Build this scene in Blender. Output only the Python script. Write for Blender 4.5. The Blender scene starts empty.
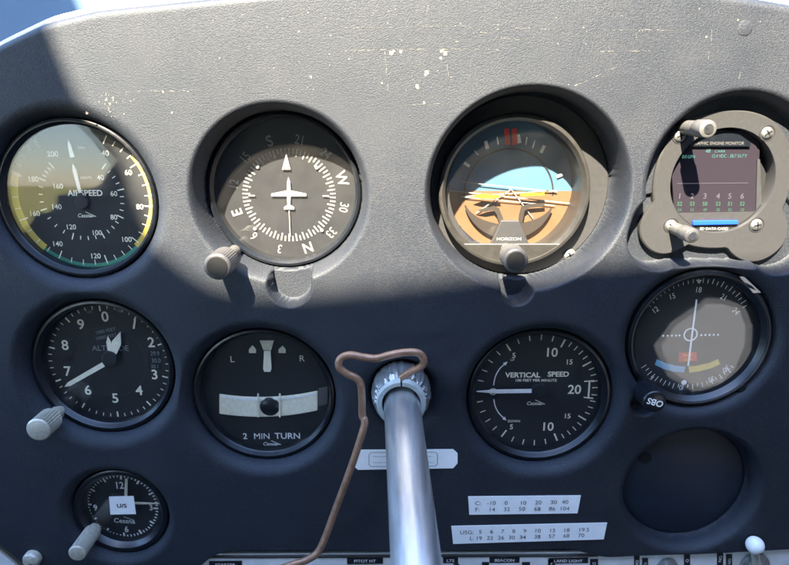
import bpy, bmesh, math, random
import numpy as np
from mathutils import Vector, Matrix
random.seed(7)
R = math.radians
scene = bpy.context.scene
COL = scene.collection

# ------------------------------------------------------------------ camera model
# the panel face is the plane y = 0 (x right, z up); the camera hangs 0.32 m in front of it, tipped down
F_PX, W_PX, H_PX = 620.0, 789.0, 565.0
TH = math.atan(172.0 / F_PX)
DIST = 0.32
CAM = Vector((0, -DIST, 0))
FW = Vector((0, math.cos(TH), -math.sin(TH)))
UP = Vector((0, math.sin(TH), math.cos(TH)))

def at(u, v, y=0.0):
    """photo point -> (x, z) on the plane parallel to the panel at depth y"""
    d = FW + Vector((1, 0, 0)) * ((u - 394.5) / F_PX) - UP * ((v - 282.5) / F_PX)
    t = (y + DIST) / d.y
    return Vector((CAM.x + d.x * t, y, CAM.z + d.z * t))

def mpp(u, v, y=0.0):
    return (at(u, v, y) - CAM).dot(FW) / F_PX

cam_d = bpy.data.cameras.new('camera')
cam = bpy.data.objects.new('camera', cam_d)
COL.objects.link(cam)
cam.location = CAM
cam.rotation_euler = (math.pi / 2 - TH, 0, 0)
cam_d.sensor_fit = 'HORIZONTAL'
cam_d.sensor_width = 36
cam_d.lens = 36 * F_PX / W_PX
cam_d.clip_start = 0.01
cam_d.clip_end = 5000
cam_d.dof.use_dof = True
cam_d.dof.focus_distance = 0.335
cam_d.dof.aperture_fstop = 13
scene.camera = cam

# ------------------------------------------------------------------ materials
def mat(name, col, rough=0.5, metal=0.0, spec=0.5, **kw):
    m = bpy.data.materials.new(name)
    m.use_nodes = True
    nt = m.node_tree
    b = nt.nodes['Principled BSDF']
    b.inputs['Base Color'].default_value = (*col, 1)
    b.inputs['Roughness'].default_value = rough
    b.inputs['Metallic'].default_value = metal
    b.inputs['Specular IOR Level'].default_value = spec
    var, scale, bump, bscale = kw.get('var', 0.0), kw.get('scale', 200), kw.get('bump', 0.0), kw.get('bscale', 1500)
    tc = nt.nodes.new('ShaderNodeTexCoord')
    if var:
        n = nt.nodes.new('ShaderNodeTexNoise')
        n.inputs['Scale'].default_value = scale
        n.inputs['Detail'].default_value = 6
        n.inputs['Roughness'].default_value = 0.7
        if kw.get('stretch'):
            mp = nt.nodes.new('ShaderNodeMapping'); mp.inputs['Scale'].default_value = kw['stretch']
            nt.links.new(tc.outputs['Object'], mp.inputs['Vector']); nt.links.new(mp.outputs[0], n.inputs['Vector'])
        else:
            nt.links.new(tc.outputs['Object'], n.inputs['Vector'])
        mr = nt.nodes.new('ShaderNodeMapRange')
        mr.inputs['From Min'].default_value = 0.3
        mr.inputs['From Max'].default_value = 0.7
        mr.inputs['To Min'].default_value = 1 - var
        mr.inputs['To Max'].default_value = 1 + var
        nt.links.new(n.outputs['Fac'], mr.inputs['Value'])
        mx = nt.nodes.new('ShaderNodeVectorMath')
        mx.operation = 'SCALE'
        mx.inputs[0].default_value = col
        nt.links.new(mr.outputs['Result'], mx.inputs['Scale'])
        nt.links.new(mx.outputs['Vector'], b.inputs['Base Color'])
        mr2 = nt.nodes.new('ShaderNodeMapRange')
        mr2.inputs['To Min'].default_value = max(0.02, rough - 0.12)
        mr2.inputs['To Max'].default_value = min(1, rough + 0.12)
        nt.links.new(n.outputs['Fac'], mr2.inputs['Value'])
        nt.links.new(mr2.outputs['Result'], b.inputs['Roughness'])
    if bump:
        n2 = nt.nodes.new('ShaderNodeTexNoise')
        n2.inputs['Scale'].default_value = bscale
        n2.inputs['Detail'].default_value = 3
        nt.links.new(tc.outputs['Object'], n2.inputs['Vector'])
        bp = nt.nodes.new('ShaderNodeBump')
        bp.inputs['Strength'].default_value = bump
        bp.inputs['Distance'].default_value = 0.0004
        nt.links.new(n2.outputs['Fac'], bp.inputs['Height'])
        nt.links.new(bp.outputs['Normal'], b.inputs['Normal'])
    return m

def vinyl_material():
    m = bpy.data.materials.new('grained_vinyl')
    m.use_nodes = True
    nt = m.node_tree; L = nt.links.new
    b = nt.nodes['Principled BSDF']
    tc = nt.nodes.new('ShaderNodeTexCoord')
    # pebble grain
    vo = nt.nodes.new('ShaderNodeTexVoronoi'); vo.inputs['Scale'].default_value = 1700
    dn = nt.nodes.new('ShaderNodeTexNoise'); dn.inputs['Scale'].default_value = 900; dn.inputs['Detail'].default_value = 2
    ad = nt.nodes.new('ShaderNodeVectorMath'); ad.operation = 'MULTIPLY_ADD'
    ad.inputs[1].default_value = (0.0009, 0.0009, 0.0009)
    L(tc.outputs['Object'], dn.inputs['Vector'])
    L(dn.outputs['Color'], ad.inputs[0]); L(tc.outputs['Object'], ad.inputs[2])
    L(ad.outputs['Vector'], vo.inputs['Vector'])
    n2 = nt.nodes.new('ShaderNodeTexNoise'); n2.inputs['Scale'].default_value = 2600; n2.inputs['Detail'].default_value = 3
    L(tc.outputs['Object'], n2.inputs['Vector'])
    hsum = nt.nodes.new('ShaderNodeMath'); hsum.operation = 'MULTIPLY_ADD'; hsum.inputs[1].default_value = -0.8
    L(vo.outputs['Distance'], hsum.inputs[0]); L(n2.outputs['Fac'], hsum.inputs[2])
    bp = nt.nodes.new('ShaderNodeBump'); bp.inputs['Strength'].default_value = 0.55; bp.inputs['Distance'].default_value = 0.00028
    L(hsum.outputs[0], bp.inputs['Height']); L(bp.outputs['Normal'], b.inputs['Normal'])
    # faded patches, dust in the grain
    n3 = nt.nodes.new('ShaderNodeTexNoise'); n3.inputs['Scale'].default_value = 22; n3.inputs['Detail'].default_value = 8; n3.inputs['Roughness'].default_value = 0.65
    L(tc.outputs['Object'], n3.inputs['Vector'])
    cr = nt.nodes.new('ShaderNodeValToRGB')
    cr.color_ramp.elements[0].position = 0.3; cr.color_ramp.elements[0].color = (*C_VIN_A, 1)
    cr.color_ramp.elements[1].position = 0.72; cr.color_ramp.elements[1].color = (*C_VIN_B, 1)
    L(n3.outputs['Fac'], cr.inputs['Fac'])
    # pale scuffed pebble tops and dark pores
    n4 = nt.nodes.new('ShaderNodeTexNoise'); n4.inputs['Scale'].default_value = 1150; n4.inputs['Detail'].default_value = 4; n4.inputs['Roughness'].default_value = 0.75
    L(tc.outputs['Object'], n4.inputs['Vector'])
    n5 = nt.nodes.new('ShaderNodeTexNoise'); n5.inputs['Scale'].default_value = 45; n5.inputs['Detail'].default_value = 5
    L(tc.outputs['Object'], n5.inputs['Vector'])
    sm = nt.nodes.new('ShaderNodeMath'); sm.operation = 'MULTIPLY_ADD'; sm.inputs[1].default_value = 0.25
    L(n5.outputs['Fac'], sm.inputs[0]); L(n4.outputs['Fac'], sm.inputs[2])
    mr = nt.nodes.new('ShaderNodeMapRange'); mr.inputs['From Min'].default_value = 0.56; mr.inputs['From Max'].default_value = 0.80; mr.inputs['To Max'].default_value = 1.0
    L(sm.outputs[0], mr.inputs['Value'])
    mx = nt.nodes.new('ShaderNodeMix'); mx.data_type = 'RGBA'
    mx.inputs['B'].default_value = (0.022, 0.023, 0.029, 1)
    L(mr.outputs['Result'], mx.inputs['Factor']); L(cr.outputs['Color'], mx.inputs['A'])
    L(mx.outputs['Result'], b.inputs['Base Color'])
    rr = nt.nodes.new('ShaderNodeMapRange'); rr.inputs['To Min'].default_value = 0.54; rr.inputs['To Max'].default_value = 0.74
    L(n3.outputs['Fac'], rr.inputs['Value']); L(rr.outputs['Result'], b.inputs['Roughness'])
    b.inputs['Specular IOR Level'].default_value = 0.64
    b.inputs['Specular Tint'].default_value = (0.90, 0.955, 1.0, 1)
    return m

def glass_material(dust=1.0, ior=1.5, rough=0.0, tint=(1, 1, 1)):
    m = bpy.data.materials.new('clear_glass')
    m.use_nodes = True
    nt = m.node_tree; L = nt.links.new
    nt.nodes.remove(nt.nodes['Principled BSDF'])
    out = nt.nodes['Material Output']
    tr = nt.nodes.new('ShaderNodeBsdfTransparent'); tr.inputs['Color'].default_value = (*tint, 1)
    gl = nt.nodes.new('ShaderNodeBsdfGlossy'); gl.inputs['Roughness'].default_value = rough
    # thin film of dust on the cover glass
    df = nt.nodes.new('ShaderNodeBsdfDiffuse'); df.inputs['Color'].default_value = (0.55, 0.55, 0.55, 1)
    tc = nt.nodes.new('ShaderNodeTexCoord')
    n = nt.nodes.new('ShaderNodeTexNoise'); n.inputs['Scale'].default_value = 60; n.inputs['Detail'].default_value = 8
    L(tc.outputs['Object'], n.inputs['Vector'])
    mr = nt.nodes.new('ShaderNodeMapRange'); mr.inputs['From Min'].default_value = 0.3; mr.inputs['From Max'].default_value = 0.8
    mr.inputs['To Min'].default_value = 0.002 * dust; mr.inputs['To Max'].default_value = 0.008 * dust
    L(n.outputs['Fac'], mr.inputs['Value'])
    m0 = nt.nodes.new('ShaderNodeMixShader'); L(mr.outputs['Result'], m0.inputs['Fac'])
    L(tr.outputs[0], m0.inputs[1]); L(df.outputs[0], m0.inputs[2])
    fr = nt.nodes.new('ShaderNodeFresnel')
    # the pane is a thin sheet: same reflectance from either side
    ge = nt.nodes.new('ShaderNodeNewGeometry')
    im = nt.nodes.new('ShaderNodeMapRange'); im.inputs['To Min'].default_value = ior; im.inputs['To Max'].default_value = 1 / ior
    L(ge.outputs['Backfacing'], im.inputs['Value']); L(im.outputs['Result'], fr.inputs['IOR'])
    mx = nt.nodes.new('ShaderNodeMixShader')
    L(fr.outputs[0], mx.inputs['Fac']); L(m0.outputs[0], mx.inputs[1]); L(gl.outputs[0], mx.inputs[2])
    L(mx.outputs[0], out.inputs['Surface'])
    return m

C_VIN_A = (0.0012, 0.0042, 0.0120)
C_VIN_B = (0.0036, 0.0075, 0.0160)
M = {
    'vinyl': vinyl_material(),
    'bezel': mat('black_enamel', (0.005, 0.007, 0.011), 0.32, spec=0.6, var=0.3, scale=300, bump=0.08, bscale=900),
    'face': mat('matt_black_dial', (0.006, 0.008, 0.012), 0.6, var=0.25, scale=120),
    'blank': mat('painted_blank', (0.005, 0.013, 0.028), 0.5, spec=0.6, var=0.3, scale=90, bump=0.1, bscale=600),
    'bracket_shade': mat('bracket_shade_brown', (0.020, 0.015, 0.012), 0.6),
    'hole': mat('dark_recess', (0.004, 0.005, 0.008), 0.8),
    'cream': mat('cream_dial_paint', (0.86, 0.81, 0.64), 0.6, var=0.12, scale=400),
    'white': mat('white_dial_paint', (0.88, 0.88, 0.85), 0.6, var=0.1, scale=400),
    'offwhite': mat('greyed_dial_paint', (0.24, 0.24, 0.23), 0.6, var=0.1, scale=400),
    'faint': mat('faded_print', (0.09, 0.09, 0.088), 0.6),
    'dim': mat('dim_dial_paint', (0.22, 0.24, 0.25), 0.6),
    'paper': mat('white_label_paper', (0.86, 0.86, 0.85), 0.5, var=0.05, scale=90),
    'ink': mat('black_print', (0.012, 0.012, 0.016), 0.6),
    'plate': mat('grey_anodised_plate', (0.031, 0.032, 0.035), 0.42, metal=0.0, spec=0.5, var=0.07, scale=500, bump=0.1, bscale=700),
    'gunmetal': mat('dull_grey_bezel', (0.024, 0.0235, 0.0225), 0.42, var=0.2, scale=200, bump=0.1, bscale=900),
    'knob': mat('grey_plastic_knob', (0.075, 0.075, 0.077), 0.42, var=0.15, scale=500, bump=0.15, bscale=1200),
    'knobpale': mat('pale_aluminium_knob', (0.50, 0.46, 0.37), 0.40, metal=0.3, var=0.28, scale=600, bump=0.2, bscale=1500),
    'steel': mat('brushed_steel', (0.62, 0.63, 0.64), 0.30, metal=1.0, var=0.15, scale=150),
    'tube': mat('polished_steel_tube', (0.62, 0.64, 0.67), 0.36, metal=0.9, var=0.22, scale=160, stretch=(1, .06, 1)),
    'dullsteel': mat('dull_steel', (0.36, 0.37, 0.37), 0.45, metal=0.9, var=0.3, scale=700, bump=0.5, bscale=700),
    'bushing': mat('pale_nylon_bush', (0.42, 0.46, 0.44), 0.5, var=0.15, scale=200),
    'wire': mat('tarnished_bronze_wire', (0.30, 0.17, 0.105), 0.38, metal=0.35, var=0.35, scale=300, bump=0.25, bscale=900),
    'red': mat('red_paint', (0.60, 0.035, 0.025), 0.5),
    'yellow': mat('yellow_paint', (0.30, 0.17, 0.01), 0.5),
    'paleyellow': mat('pale_yellow_paint', (0.60, 0.44, 0.075), 0.5),
    'orange': mat('orange_paint', (0.80, 0.33, 0.03), 0.5),
    'green': mat('green_arc_paint', (0.035, 0.22, 0.14), 0.5),
    'blue': mat('pale_blue_paint', (0.16, 0.36, 0.52), 0.5),
    'bluebtn': mat('blue_plastic', (0.01, 0.06, 0.55), 0.35),
    'sky': mat('horizon_sky_paint', (0.045, 0.115, 0.19), 0.55, var=0.08, scale=60),
    'ground': mat('horizon_ground_paint', (0.135, 0.066, 0.030), 0.55, var=0.12, scale=60),
    'screen': mat('lcd_screen', (0.018, 0.0155, 0.022), 0.22, spec=0.5),
    'strip': mat('grey_painted_metal', (0.72, 0.73, 0.73), 0.5, var=0.12, scale=120, bump=0.08),
    'tape': mat('black_embossing_tape', (0.012, 0.012, 0.016), 0.35),
    'trim': mat('white_vinyl_piping', (0.75, 0.74, 0.70), 0.45, var=0.08, scale=200),
    'shell_lining': mat('unseen_shell_lining', (0.030, 0.034, 0.042), 0.85, var=0.1, scale=40),
    'wear': mat('scuffed_vinyl', (0.085, 0.085, 0.082), 0.6, var=0.3, scale=800),
    'glue': mat('glue_residue', (0.125, 0.122, 0.10), 0.6, var=0.3, scale=800),
    'bluehaze': mat('windscreen_haze_blue', (0.12, 0.20, 0.31), 0.4, var=0.08, scale=15),
    'grass': mat('dry_grass', (0.46, 0.43, 0.09), 0.9, var=0.3, scale=3),
    'apron': mat('pale_concrete', (0.30, 0.30, 0.29), 0.9, var=0.15, scale=2),
    'glass': glass_material(),
    'dusty_glass': glass_material(dust=1.6),
    'coated_glass': glass_material(dust=1.6, ior=1.27),
    'clean_glass': glass_material(ior=1.36),
}
def emit(name, col, s):
    m = bpy.data.materials.new(name); m.use_nodes = True
    b = m.node_tree.nodes['Principled BSDF']
    b.inputs['Base Color'].default_value = (*[c * .06 for c in col], 1)
    b.inputs['Emission Color'].default_value = (*col, 1)
    b.inputs['Emission Strength'].default_value = s
    return m
M['lcd_cyan'] = emit('lit_lcd_cyan', (0.25, 0.75, 0.70), 0.04)
M['lcd_green'] = emit('lit_lcd_green', (0.22, 0.70, 0.40), 0.028)
M['lcd_grey'] = emit('lit_lcd_grey', (0.6, 0.55, 0.65), 0.02)

# ------------------------------------------------------------------ mesh building
_txt = {}
def text_shape(s, off=0.0):
    key = (s, off)
    if key not in _txt:
        cu = bpy.data.curves.new('t', 'FONT')
        cu.body = s; cu.size = 1; cu.offset = off; cu.resolution_u = 4
        o = bpy.data.objects.new('t', cu)
        COL.objects.link(o)
        dg = bpy.context.evaluated_depsgraph_get()
        me = bpy.data.meshes.new_from_object(o.evaluated_get(dg))
        vs = [(v.co.x, v.co.y) for v in me.vertices]
        fs = [tuple(p.vertices) for p in me.polygons]
        bpy.data.objects.remove(o); bpy.data.curves.remove(cu); bpy.data.meshes.remove(me)
        if vs:
            x0 = min(v[0] for v in vs); x1 = max(v[0] for v in vs)
            cap = 0.695
            vs = [((v[0] - (x0 + x1) / 2) / cap, v[1] / cap - 0.5) for v in vs]
        _txt[key] = (vs, fs)
    return _txt[key]

class MB:
    def __init__(s): s.v = []; s.f = []
    def add(s, vs, fs):
        b = len(s.v); s.v += [tuple(v) for v in vs]; s.f += [tuple(i + b for i in f) for f in fs]
        return s
    def poly(s, pts, y=0.0, th=0.0):
        """flat outline in x,z facing -y; th > 0 gives it thickness (front at y - th)"""
        n = len(pts)
        if th == 0:
            return s.add([(p[0], y, p[1]) for p in pts], [tuple(range(n))])
        vs = [(p[0], y - th, p[1]) for p in pts] + [(p[0], y, p[1]) for p in pts]
        fs = [tuple(range(n)), tuple(range(2 * n - 1, n - 1, -1))] + [(i, (i + 1) % n, n + (i + 1) % n, n + i) for i in range(n)]
        return s.add(vs, fs)
    def line(s, a, b, w, y=0.0, th=0.0, w2=None):
        a = Vector(a[:2]); b = Vector(b[:2]); d = (b - a)
        if d.length < 1e-9: return s
        d.normalize(); n = Vector((-d.y, d.x)); w2 = w if w2 is None else w2
        return s.poly([a + n * w / 2, b + n * w2 / 2, b - n * w2 / 2, a - n * w / 2], y, th)
    def text(s, t, x, z, h, rot=0.0, y=0.0, off=0.0, sx=1.0, shear=0.0):
        """rot clockwise in degrees, h = capital height"""
        vs, fs = text_shape(t, off)
        c, sn = math.cos(-R(rot)), math.sin(-R(rot))
        out = []
        for (a, b) in vs:
            a = (a + shear * b) * h * sx; b = b * h
            out.append((x + a * c - b * sn, y, z + a * sn + b * c))
        return s.add(out, fs)
    def arc(s, r0, r1, a0, a1, y=0.0, n=48, cx=0, cz=0):
        """ring sector, angles clockwise from the top"""
        vs = []; fs = []
        for i in range(n + 1):
            a = R(a0 + (a1 - a0) * i / n)
            for r in (r0, r1): vs.append((cx + r * math.sin(a), y, cz + r * math.cos(a)))
        for i in range(n): fs.append((2 * i, 2 * i + 1, 2 * i + 3, 2 * i + 2))
        return s.add(vs, fs)
    def disc(s, r, y=0.0, n=96, cx=0, cz=0):
        return s.poly([(cx + r * math.sin(2 * math.pi * i / n), cz + r * math.cos(2 * math.pi * i / n)) for i in range(n)], y)
    def lathe(s, prof, n=96, cx=0, cz=0, ribs=None):
        """profile (r, y[, ribbed]) turned about the y axis; ribs = (count, depth)"""
        vs = []; fs = []
        for i in range(n):
            a = 2 * math.pi * i / n
            for p in prof:
                r = p[0]
                if ribs and len(p) > 2 and p[2]:
                    r -= ribs[1] * (0.5 - 0.5 * math.cos(a * ribs[0]))
                vs.append((cx + r * math.sin(a), p[1], cz + r * math.cos(a)))
        m = len(prof)
        for i in range(n):
            j = (i + 1) % n
            for k in range(m - 1):
                fs.append((i * m + k, i * m + k + 1, j * m + k + 1, j * m + k))
        s.add(vs, fs)
        return s
    def box(s, x0, x1, y0, y1, z0, z1):
        vs = [(x, y, z) for x in (x0, x1) for y in (y0, y1) for z in (z0, z1)]
        return s.add(vs, [(0, 1, 3, 2), (4, 6, 7, 5), (0, 4, 5, 1), (2, 3, 7, 6), (0, 2, 6, 4), (1, 5, 7, 3)])
    def tube(s, pts, rad, n=14, cap=True, round_end=False):
        pts = [Vector(p) for p in pts]
        rs = rad if isinstance(rad, (list, tuple)) else [rad] * len(pts)
        ref = None; rings = []
        for i, p in enumerate(pts):
            t = (pts[min(i + 1, len(pts) - 1)] - pts[max(i - 1, 0)]).normalized()
            if ref is None:
                ref = Vector((0, 1, 0)) if abs(t.y) < 0.8 else Vector((1, 0, 0))
            ref = (ref - t * ref.dot(t)).normalized()
            bn = t.cross(ref)
            rings.append([p + (ref * math.cos(2 * math.pi * k / n) + bn * math.sin(2 * math.pi * k / n)) * rs[i] for k in range(n)])
        vs = [v for r in rings for v in r]
        fs = []
        for i in range(len(pts) - 1):
            for k in range(n):
                fs.append((i * n + k, i * n + (k + 1) % n, (i + 1) * n + (k + 1) % n, (i + 1) * n + k))
        if cap:
            fs.append(tuple(range(n - 1, -1, -1))); fs.append(tuple((len(pts) - 1) * n + k for k in range(n)))
        return s.add(vs, fs)
    def build(s, name, material, parent=None, smooth=True, angle=35, recalc=True, bevel=0.0):
        me = bpy.data.meshes.new(name)
        me.from_pydata(s.v, [], s.f)
        if recalc:
            bm = bmesh.new(); bm.from_mesh(me)
            bmesh.ops.remove_doubles(bm, verts=bm.verts, dist=1e-7)
            bmesh.ops.recalc_face_normals(bm, faces=bm.faces)
            bm.to_mesh(me); bm.free()
        me.materials.append(material)
        if smooth:
            me.polygons.foreach_set('use_smooth', [True] * len(me.polygons))
            me.set_sharp_from_angle(angle=R(angle))
        o = bpy.data.objects.new(name, me)
        COL.objects.link(o)
        if parent: o.parent = parent
        if bevel:
            b = o.modifiers.new('bevel', 'BEVEL'); b.width = bevel; b.segments = 2; b.limit_method = 'ANGLE'
        return o

def tag(o, label=None, cat=None, group=None, kind=None):
    if label: o['label'] = label
    if cat: o['category'] = cat
    if group: o['group'] = group
    if kind: o['kind'] = kind
    return o

def thing(name, label, cat, loc, group=None):
    o = bpy.data.objects.new(name, None)
    COL.objects.link(o); o.location = loc
    o.empty_display_size = 0.01
    return tag(o, label, cat, group)

def spline(pts, n=8):
    pts = [Vector(p) for p in pts]
    out = []
    for i in range(len(pts) - 1):
        p0 = pts[max(i - 1, 0)]; p1 = pts[i]; p2 = pts[i + 1]; p3 = pts[min(i + 2, len(pts) - 1)]
        for k in range(n):
            t = k / n
            out.append(0.5 * ((2 * p1) + (p2 - p0) * t + (2 * p0 - 5 * p1 + 4 * p2 - p3) * t * t + (3 * p1 - p0 - 3 * p2 + p3) * t ** 3))
    out.append(pts[-1])
    return out

# ------------------------------------------------------------------ the instrument panel cover
# wells: photo centre of the opening, floor radius px, lip width px, depth m
WELLS = []      # (x, z, floor radius m, lip m, depth m, hole radius m), filled in as the instruments are placed
# slots: photo end points, radius px, lip px, depth
SLOTS = [
    (289, 258, 289, 286, 21, 2.5, 0.013),
    (238, 247, 236, 251, 9, 3, 0.017),
    (517.5, 262, 517.5, 290, 15.5, 2, 0.016),
    (666, 226, 662, 238, 31, 5, 0.013),
    (774, 225, 783, 241, 32, 5, 0.013),
    (690, 230, 752, 230, 36, 7, 0.013),
    (62, 410, 60, 413, 10, 6, 0.011),
    (650, 398, 644, 404, 11, 4, 0.010),
    (92, 530, 90, 533, 8, 4, 0.009),
]
TOP = [(-140, 150), (-60, 88), (0, 47), (50, 23), (100, 11), (180, 3), (300, -9), (420, -14), (600, -13), (700, -8), (760, 1), (789, 6), (860, 20), (930, 43)]
BOT = [(-140, 470), (-60, 512), (0, 547), (12, 556), (24, 566), (60, 590), (150, 590), (196, 571), (212, 557), (225, 553), (300, 552), (400, 552), (520, 551), (570, 550), (588, 555), (606, 559), (640, 557), (700, 555), (789, 550), (930, 543)]

def build_cover(parent):
    x0, x1 = at(-120, 280).x, at(910, 280).x
    step = 0.00072
    nx = int((x1 - x0) / step)
    xs = np.linspace(x0, x1, nx)
    tp = np.array([[at(u, v, 0.006).x, at(u, v, 0.006).z] for u, v in TOP])
    bt = np.array([[at(u, v).x, at(u, v).z] for u, v in BOT])
    def smooth_interp(p):
        y = np.interp(xs, p[:, 0], p[:, 1])
        k = np.ones(15) / 15
        return np.convolve(np.pad(y, 7, mode='edge'), k, mode='valid')
    zt = smooth_interp(tp); zb = smooth_interp(bt)
    nz = int((zt.max() - zb.min()) / step)
    ts = np.linspace(0, 1, nz)
    X = np.repeat(xs[None, :], nz, 0)
    Z = zb[None, :] + ts[:, None] * (zt - zb)[None, :]
    dep = np.zeros_like(X)
    def lip(s, w, d):
        t = np.clip(1 - s / w, 0, 1)
        return np.where(s <= 0, d, d * (1 - np.sqrt(np.clip(1 - t ** 2.2, 0, 1))))
    for (wx, wz, r, w, d, hole) in WELLS:
        q = np.hypot(X - wx, Z - wz)
        dep = np.maximum(dep, lip(q - r, w, d))
        dep = np.maximum(dep, np.where(q < hole, d + 0.02, 0))
    for (u0, v0, u1, v1, r, w, d) in SLOTS:
        a = at(u0, v0); b = at(u1, v1); k = mpp(u0, v0)
        bx, bz = b.x - a.x, b.z - a.z
        t = np.clip(((X - a.x) * bx + (Z - a.z) * bz) / (bx * bx + bz * bz), 0, 1)
        s = np.hypot(X - a.x - t * bx, Z - a.z - t * bz) - r * k
        dep = np.maximum(dep, lip(s, w * k, d))
    # rolled top edge and thin bottom edge
    e = (zt[None, :] - Z); Rr = 0.0045
    q = np.clip(Rr - e, 0, Rr)
    dep += Rr - np.sqrt(Rr * Rr - q * q)
    e = Z - zb[None, :]; Rb = 0.0015
    q = np.clip(Rb - e, 0, Rb)
    dep += Rb - np.sqrt(Rb * Rb - q * q)
    # slight waviness of the moulded sheet
    dep += 0.0005 * np.sin(X * 31 + 1.0) * np.sin(Z * 27)
    V = np.stack([X, dep, Z], -1).reshape(-1, 3)
    # turn both edges back so that the sheet has a real thickness at its rim
    back_t = np.stack([xs, dep[-1] + 0.03, zt], -1); back_b = np.stack([xs, dep[0] + 0.012, zb], -1)
    n0 = len(V)
    V = np.concatenate([V, back_t, back_b])
    idx = np.arange(nx * nz).reshape(nz, nx)
    bt_i = n0 + np.arange(nx); bb_i = n0 + nx + np.arange(nx)
    rows = [bb_i] + list(idx) + [bt_i]
    I = np.stack(rows)
    q = np.stack([I[:-1, :-1], I[:-1, 1:], I[1:, 1:], I[1:, :-1]], -1).reshape(-1, 4)
    me = bpy.data.meshes.new('vinyl_cover')
    me.vertices.add(len(V)); me.vertices.foreach_set('co', V.astype(np.float32).ravel())
    me.loops.add(q.size); me.loops.foreach_set('vertex_index', q.astype(np.int32).ravel())
    me.polygons.add(len(q))
    me.polygons.foreach_set('loop_start', np.arange(0, q.size, 4, dtype=np.int32))
    me.update(calc_edges=True)
    me.polygons.foreach_set('use_smooth', np.ones(len(q), dtype=bool))
    me.materials.append(M['vinyl'])
    me.validate()
    o = bpy.data.objects.new('vinyl_cover', me)
    COL.objects.link(o); o.parent = parent
    # piping along the left shoulder of the cover
    k = [i for i in range(0, nx, 6) if xs[i] < at(205, 5).x]
    MB().tube([(xs[i], 0.0105, zt[i] + 0.0012) for i in k], 0.0024, 12).build('edge_piping', M['trim'], o and parent)

panel = thing('instrument_panel', 'large worn black grained instrument panel with round wells, sunlit grey across the top', 'panel', (0, 0, 0))

# scuffs, scratches and the outlines of old labels on the flat upper part
w = MB(); g = MB()
def surf(x, z): return 0.0005 * math.sin(x * 31 + 1.0) * math.sin(z * 27) - 0.00012
def wl(pts, px, mb=None, jit=0.6, seg=14):
    mb = MB()
    for (a, b) in zip(pts[:-1], pts[1:]):
        n = max(3, int(math.hypot(b[0] - a[0], b[1] - a[1]) / 4))
        for i in range(n):
            if random.random() < 0.30: continue
            t0, t1 = i / n, (i + random.uniform(.5, 1.1)) / n
            p = at(a[0] + (b[0] - a[0]) * t0 + random.uniform(-jit, jit), a[1] + (b[1] - a[1]) * t0 + random.uniform(-jit, jit))
            q = at(a[0] + (b[0] - a[0]) * t1 + random.uniform(-jit, jit), a[1] + (b[1] - a[1]) * t1 + random.uniform(-jit, jit))
            ww = px * random.uniform(.3, 1.0) * 0.00051
            mb.line((p.x, p.z), (q.x, q.z), ww, surf((p.x + q.x) / 2, (p.z + q.z) / 2), w2=ww * random.uniform(.3, 1))
    mb.build('scratch', M['wear'], panel, smooth=False)
wl([(106, 93), (150, 91), (203, 91)], 1.0)
wl([(106, 93), (110, 112)], 1.0)
wl([(345, 28), (450, 26), (560, 30)], 0.8)
wl([(345, 51), (380, 50), (455, 49), (500, 50)], 0.9)
wl([(385, 52), (388, 92)], 0.8); wl([(405, 105), (450, 104)], 0.8); wl([(447, 64), (449, 80)], 1.0)
wl([(570, 88), (584, 82), (618, 66)], 1.3, jit=0.25)
wl([(600, 31), (640, 30), (690, 31)], 0.8); wl([(600, 52), (660, 51)], 0.8); wl([(600, 35), (610, 50)], 0.7)
wl([(480, 32), (500, 38), (520, 40)], 0.8); wl([(428, 5), (426, 20), (415, 26)], 0.8); wl([(300, 8), (305, 22)], .7)
wl([(712, 30), (708, 60)], 0.9); wl([(745, 62), (738, 80)], .7)
wl([(636, 38), (636, 34), (639, 31), (643, 31)], 1.6, jit=0.1)
def blob(u, v, r, mb=g):
    p = at(u, v); n = 9; a0 = random.random() * 6
    mb.poly([(p.x + r * .00051 * random.uniform(.5, 1.2) * math.sin(a0 + i * 6.283 / n), p.z + r * .00051 * random.uniform(.5, 1.2) * math.cos(a0 + i * 6.283 / n)) for i in range(n)], surf(p.x, p.z))
for (u, v, r) in ((391, 53, 2.4), (394, 51, 1.6), (401, 52, 1.8), (442, 51, 2.2), (445, 54, 2.4), (441, 58, 1.6), (427, 72, 2.4), (425, 75, 1.6), (417, 86, 2.0), (418, 88, 1.4),
                  (382, 83, 1.2), (424, 103, 1.5), (311, 77, 1.5), (299, 32, 1.3), (349, 59, 1.0), (110, 104, 1.6), (113, 98, 1.2), (106, 100, 1.1), (163, 92, 1.2), (172, 113, 1.2), (706, 37, 1.3), (738, 20, 1.2), (87, 113, 1.5)):
    blob(u, v, r)
for _ in range(60):
    blob(random.gauss(430, 130), random.uniform(8, 96), random.uniform(.4, .9))
for _ in range(15):
    blob(random.gauss(118, 14), random.uniform(92, 118), random.uniform(.4, .9))
g.build('glue_specks', M['glue'], panel, smooth=False)
# painted-over screw plug near the upper right corner
c = at(745, 28); k = mpp(745, 28)
MB().lathe([(0, -0.0002), (6 * k, -0.0004), (7.5 * k, -0.0002), (8 * k, 0.001)], 32, c.x, c.z).build('screw_plug', M['vinyl'], panel)

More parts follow.
